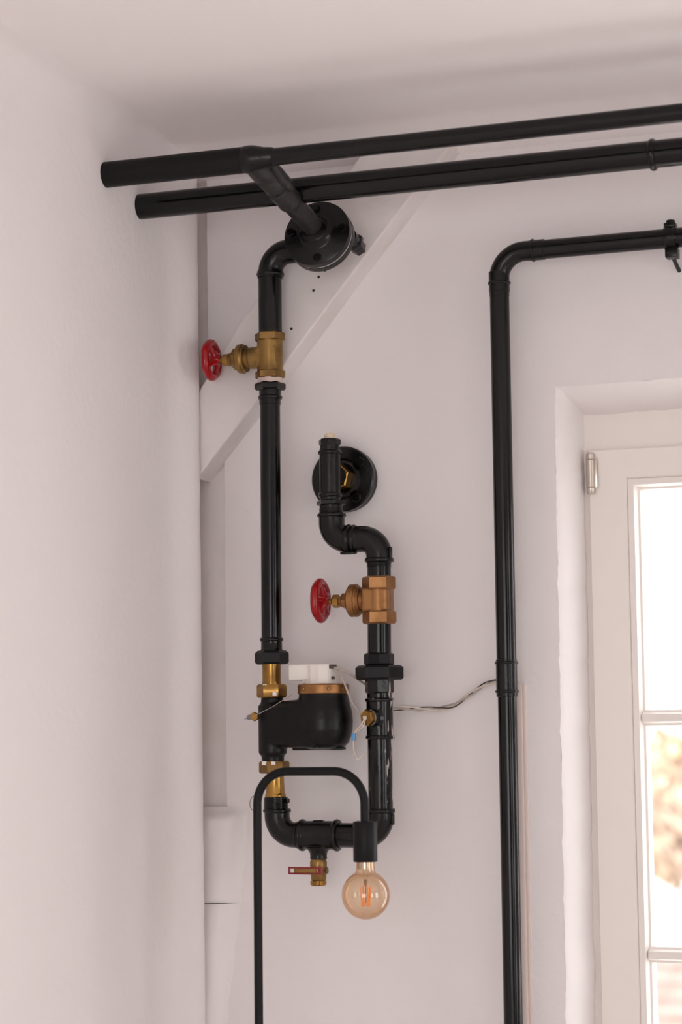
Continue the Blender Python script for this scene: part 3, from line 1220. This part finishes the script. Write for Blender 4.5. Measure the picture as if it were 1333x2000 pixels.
# ------------------------------------------------------------------ round flange on the wall
tw = thing('wall_flange', 'round black flange on the wall behind the upright tee', 'flange', (.3135, 0, 2.0345))
c = Vector((.3135, 0, 2.0345))
g = G()
g.lathe([(.004, .060), (.004, .0625), (-.010, .0640), (-.012, .0635), (-.0125, .0615), (-.0135, .0615), (-.014, .0640), (-.026, .0640), (-.029, .061), (-.029, .040), (-.036, .036), (-.041, .032), (-.041, .026),
         (-.033, .025), (-.033, .0)], c, Y, 56, caps=False)
obj('flange_plate', g, CAST, tw)
g = G()
g.hex(c + Vector((.002, -.0725, 0)), c + Vector((.002, -.030, 0)), .046, rot=.25)
obj('hex_plug', g, BRASSB, tw, label='brass hexagon in the flange centre')
for a in (38, 128, 218, 308):
    p = c + Vector((.049 * math.cos(math.radians(a)), 0, .049 * math.sin(math.radians(a))))
    g = G()
    g.hex(p + Vector((0, -.036, 0)), p + Vector((0, -.026, 0)), .018, bev=.002)
    obj('bolt', g, CAST, tw)

# ------------------------------------------------------------------ L-shaped heating pipe on the right
XH, YH, ZH = .6455, -.060, 2.4445
th_ = thing('heating_pipe', 'tall black pipe with a rounded corner, between the meter loop and window', 'pipe', (XH, YH, 0))
g = G()
g.cyl((XH - .0012, YH, 0), (XH, YH, 1.64), .0176, 36)
obj('lower_pipe', g, BLACK, th_)
g = G()
g.cyl((XH, YH, 1.64), (XH, YH, 2.37), .0186, 36)
obj('middle_pipe', g, BLACK, th_)
g = G()
g.cyl((.735, YH, ZH), (RX + .02, YH, ZH), .0182, 36)
obj('upper_pipe', g, BLACK, th_)


def press(g, c, ax, r, L, rings):
    ax = Vector(ax)
    c = Vector(c)
    g.lathe([(-L / 2, r), (-L / 2 + .001, r + .0012), (L / 2 - .001, r + .0012), (L / 2, r)], c, ax, 36)
    for d in rings:
        g.bead(c + ax * d, ax, r + .0008, r + .0036, .006)


g = G()
g.tube(fillet([(XH, YH, 2.362), (XH, YH, ZH), (.735, YH, ZH)], .050, 16), .0190, 32)
press(g, (XH, YH, 2.389), Z, .0186, .040, (-.002,))
press(g, (.721, YH, ZH), X, .0184, .030, (-.008,))
obj('elbow', g, CAST, th_)
g = G()
press(g, (XH - .0003, YH, 1.6420), Z, .0186, .070, (.028, -.025))
obj('coupling', g, CAST, th_)

tc_ = thing('pipe_clamp', 'black pipe clamp with a threaded rod holding the upper right pipe', 'clamp', (.9750, YH, ZH))
g = G()
g.lathe([(-.011, .0188), (-.011, .0215), (-.008, .0222), (.008, .0222), (.011, .0215), (.011, .0188)], (.975, YH, ZH), X, 36)
g.bead((.968, YH, ZH), X, .0218, .0236, .004)
g.bead((.982, YH, ZH), X, .0218, .0236, .004)
obj('band', g, CAST, tc_)
g = G()
g.box((.977, YH, ZH - .0285), (.023, .026, .019), .0015)
obj('lug', g, CAST, tc_)
g = G()
g.box((.975, YH, ZH + .0235), (.022, .022, .008), .0015)
g.cyl((.976, YH - .004, ZH + .024), (.976, YH - .004, ZH + .0325), .0085, 16, .001)
obj('screw', g, CAST, tc_)
g = G()
g.cyl((.975, YH + .006, ZH - .030), (.978, .012, ZH - .054), .0040, 12)
obj('rod', g, CAST, tc_)

# ------------------------------------------------------------------ cables on the wall
ct = thing('twisted_cable', 'loose twisted cream and dark cable along the wall to the tall pipe', 'cable', (.52, -.02, 1.585))
spine = smooth_path([(.405, -.052, 1.588), (.440, -.026, 1.5885), (.470, -.014, 1.5875), (.505, -.010, 1.5885), (.530, -.010, 1.595), (.560, -.010, 1.6145),
                     (.590, -.010, 1.6320), (.620, -.012, 1.6400), (.646, -.012, 1.6420), (.653, -.008, 1.634)], 10)
for ph, M_, r in ((0, CABLE, .0019), (2.1, GCABLE, .0017), (4.2, DCABLE, .0012)):
    g = G()
    pts = []
    for i, p in enumerate(spine):
        a = ph + i * .17
        pts.append(p + Vector((0, .0026 * math.cos(a), .0034 * math.sin(a))))
    g.tube(pts, r, 8)
    obj('cable_strand', g, M_, ct, label={0: 'cream strand', 2.1: 'grey strand', 4.2: 'dark strand'}[ph])

tk = G()
tk.span((.6445, -.011, .02), (.6595, .002, 1.632), .002)
tk.span((.6590, -.006, .02), (.6660, .002, 1.631), .0015)
o = obj('cable_trunking', tk, TRUNK, smooth=30)
tag(o, 'narrow white cable trunking up the wall behind the tall black pipe', 'trunking')

# ------------------------------------------------------------------ floor lamp
YL = -.320
XA, XC = .2470, .4530
tl = thing('floor_lamp', 'slim matt black floor lamp with an arched neck and bare amber globe bulb', 'lamp', (XA, YL, 0))
g = G()
g.lathe([(0, .125), (.004, .13), (.016, .13), (.020, .126), (.021, .02), (.026, .012)], (XA, YL, 0), Z, 48)
obj('base', g, MATT, tl)
g = G()
g.tube(fillet([(XA, YL, .015), (XA + .0015, YL, 1.4765), (XC, YL, 1.4765), (XC, YL, 1.380)], .058, 16), .0078, 24)
obj('stem', g, MATT, tl)
g = G()
g.lathe([(0, .0150), (.0, .0205), (.0012, .0213), (.0685, .0213), (.070, .0203)], (XC, YL, 1.3180), Z, 40)
obj('socket', g, MATT, tl)
RB, ZC = .0425, 1.2600
g = G()
pr = []
for k in range(25):
    a = math.pi * (k / 24) * .868
    pr.append((ZC - RB * math.cos(a), RB * math.sin(a) + 1e-4))
pr += [(1.3020, .0172), (1.3060, .0163), (1.3120, .0160), (1.3230, .0160)]
g.lathe(pr, (XC, YL, 0), Z, 48, caps=False)
bulb = obj('bulb', g, AMBER, tl, smooth=80, label='amber glass globe bulb')
g = G()
g.lathe([(0, .0148), (.016, .0148), (.017, .010)], (XC, YL, 1.305), Z, 28)
obj('screw_cap', g, STEEL, bulb)
g = G()
g.lathe([(0, .0025), (.006, .0035), (.018, .0040), (.030, .0080)], (XC, YL, 1.278), Z, 20)
obj('glass_stem', g, CLEAR, bulb)
g = G()
g.tube([(XC, YL, 1.285), (XC, YL, 1.247)], .0012, 8)
g.lathe([(0, .0028), (.008, .0035), (.010, .002)], (XC, YL, 1.277), Z, 14)
obj('support_wire', g, BRASS, bulb)
for k in range(4):
    a = math.pi / 4 + k * H
    d = Vector((math.cos(a), math.sin(a), 0))
    p = Vector((XC, YL, 0))
    g = G()
    g.tube([p + d * .0095 + Z * 1.2740, p + d * .0065 + Z * 1.2400], .0017, 10)
    g.tube([p + d * .0095 + Z * 1.2740, p + Z * 1.281], .0004, 6)
    g.tube([p + d * .0065 + Z * 1.2400, p + Z * 1.247], .0004, 6)
    obj('filament', g, LEDM, bulb, label='orange filament strip')

# ------------------------------------------------------------------ outside the window
gg = G()
gg.span((-90, 1.2, -4.3), (60, 160, -4.0))
obj('ground', gg, GROUNDM, smooth=0, kind='structure')
# neighbouring house below eye level
hx0, hx1, hy0, hy1, hzr, hze = -9.0, 3.0, 14.0, 22.0, -.75, -2.2
th = thing('house', 'low neighbouring house with a pinkish tiled roof outside the window', 'house', (-3, 18, -4))
g = G()
g.span((hx0 + .3, hy0 + .3, -4.0), (hx1 - .3, hy1 - .3, hze + .1))
obj('house_wall', g, RENDERM, th, smooth=0)
ym = (hy0 + hy1) / 2
rows = 12
for sgn in (-1, 1):
    g = G()
    for i in range(rows):
        for j in range(30):
            a0, a1 = i / rows, (i + 1) / rows
            x0 = hx0 + (hx1 - hx0) * j / 30
            x1 = hx0 + (hx1 - hx0) * (j + 1) / 30 - .004
            ya, yb = (ym + sgn * (hy1 - ym) * a0, ym + sgn * (hy1 - ym) * a1)
            za, zb = hzr + (hze - hzr) * a0, hzr + (hze - hzr) * a1
            b = len(g.v)
            for x, y, z in ((x0, ya, za + .03), (x1, ya, za + .03), (x1, yb, zb + .055), (x0, yb, zb + .055),
                            (x0, ya, za - .03), (x1, ya, za - .03), (x1, yb, zb - .01), (x0, yb, zb - .01)):
                g.v.append(Vector((x, y, z)))
            g.f += [(b, b + 1, b + 2, b + 3), (b + 7, b + 6, b + 5, b + 4), (b, b + 4, b + 5, b + 1), (b + 1, b + 5, b + 6, b + 2), (b + 2, b + 6, b + 7, b + 3), (b + 3, b + 7, b + 4, b)]
    obj('roof_tiles', g, ROOFT, th, smooth=0, kind='stuff')
g = G()
g.prism([(hy0, hze), (ym, hzr - .05), (hy1, hze)], hx0 + .3, hx1 - .3)
for i, v in enumerate(g.v):
    g.v[i] = Vector((v.y, v.x, v.z))
obj('gable', g, RENDERM, th, smooth=0)


def tree(x, y, zb, h, r, label, seed, n=1500):
    random.seed(seed)
    t = thing('tree', label, 'tree', (x, y, zb))
    g = G()
    g.tube(smooth_path([(x, y, zb), (x + .1, y, zb + h * .3), (x, y + .1, zb + h * .7)], 4), [.25 - .022 * k for k in range(9)], 10)
    for k in range(6):
        a = k * 1.05
        g.tube([(x, y, zb + h * .35), (x + math.cos(a) * r * .6, y + math.sin(a) * r * .6, zb + h * (.55 + .05 * k))], [.1, .03], 7)
    obj('trunk', g, BARK, t)
    g = G()
    for _ in range(n):
        while True:
            d = Vector((random.uniform(-1, 1), random.uniform(-1, 1), random.uniform(-1, 1)))
            if .3 < d.length < 1:
                break
        p = Vector((x + d.x * r, y + d.y * r, zb + h * .56 + d.z * h * .42))
        s_ = random.uniform(.25, .5)
        a = Vector((random.uniform(-1, 1), random.uniform(-1, 1), random.uniform(-1, 1))).normalized()
        _, u, w = frame_of(a)
        b = len(g.v)
        g.v += [p + u * s_, p + w * s_ * .6, p - u * s_, p - w * s_ * .6]
        g.f.append((b, b + 1, b + 2, b + 3))
    obj('foliage', g, LEAF, t, smooth=0, kind='stuff', fix=False)


tree(-11.4, 62, -4, 5.6, 3.2, 'pale orange autumn tree seen blurred through the left edge of the window', 2)
tree(-3.6, 66, -4, 5.8, 3.4, 'second pale orange autumn tree, further from the window frame', 5)


def car(x, y, z, rot, M_, label):
    t = thing('parked_car', label, 'car', (x, y, z))
    R_ = Matrix.Rotation(rot, 3, 'Z')

    def add(name, poly, hw, M2, inset=0):
        g = G()
        g.prism(poly, -hw, hw)
        g.v = [Vector((x, y, z)) + R_ @ v for v in g.v]
        o = obj(name, g, M2, t, smooth=30)
        bv = o.modifiers.new('edge', 'BEVEL')
        bv.width = .08
        bv.segments = 2
    add('car_body', [(-2.1, .3), (2.1, .3), (2.15, .7), (1.9, .85), (1.0, .95), (-1.9, 1.0), (-2.15, .75)], .85, M_)
    add('cabin', [(-1.7, .95), (1.05, .93), (.35, 1.45), (-1.25, 1.48)], .74, M_)
    add('side_glass', [(-1.45, 1.0), (.8, 1.0), (.3, 1.36), (-1.15, 1.38)], .76, CGLASS)
    for wx in (-1.3, 1.3):
        for wy in (-.82, .82):
            g = G()
            g.lathe([(-.1, .24), (-.1, .31), (.1, .31), (.1, .24)], (0, 0, 0), Y, 20)
            g.v = [Vector((x, y, z)) + R_ @ (v + Vector((wx, wy, .31))) for v in g.v]
            obj('wheel', g, TYRE, t)


car(-7.7, 54.0, -4.0, .05, CARW, 'white parked car seen blurred through the window')
car(-8.5, 58.5, -4.0, .0, CARG, 'lilac grey parked car behind the white one, seen through the window')
car(-2.4, 55.0, -4.0, .0, CARO, 'orange parked car right of the white one, seen through the window')
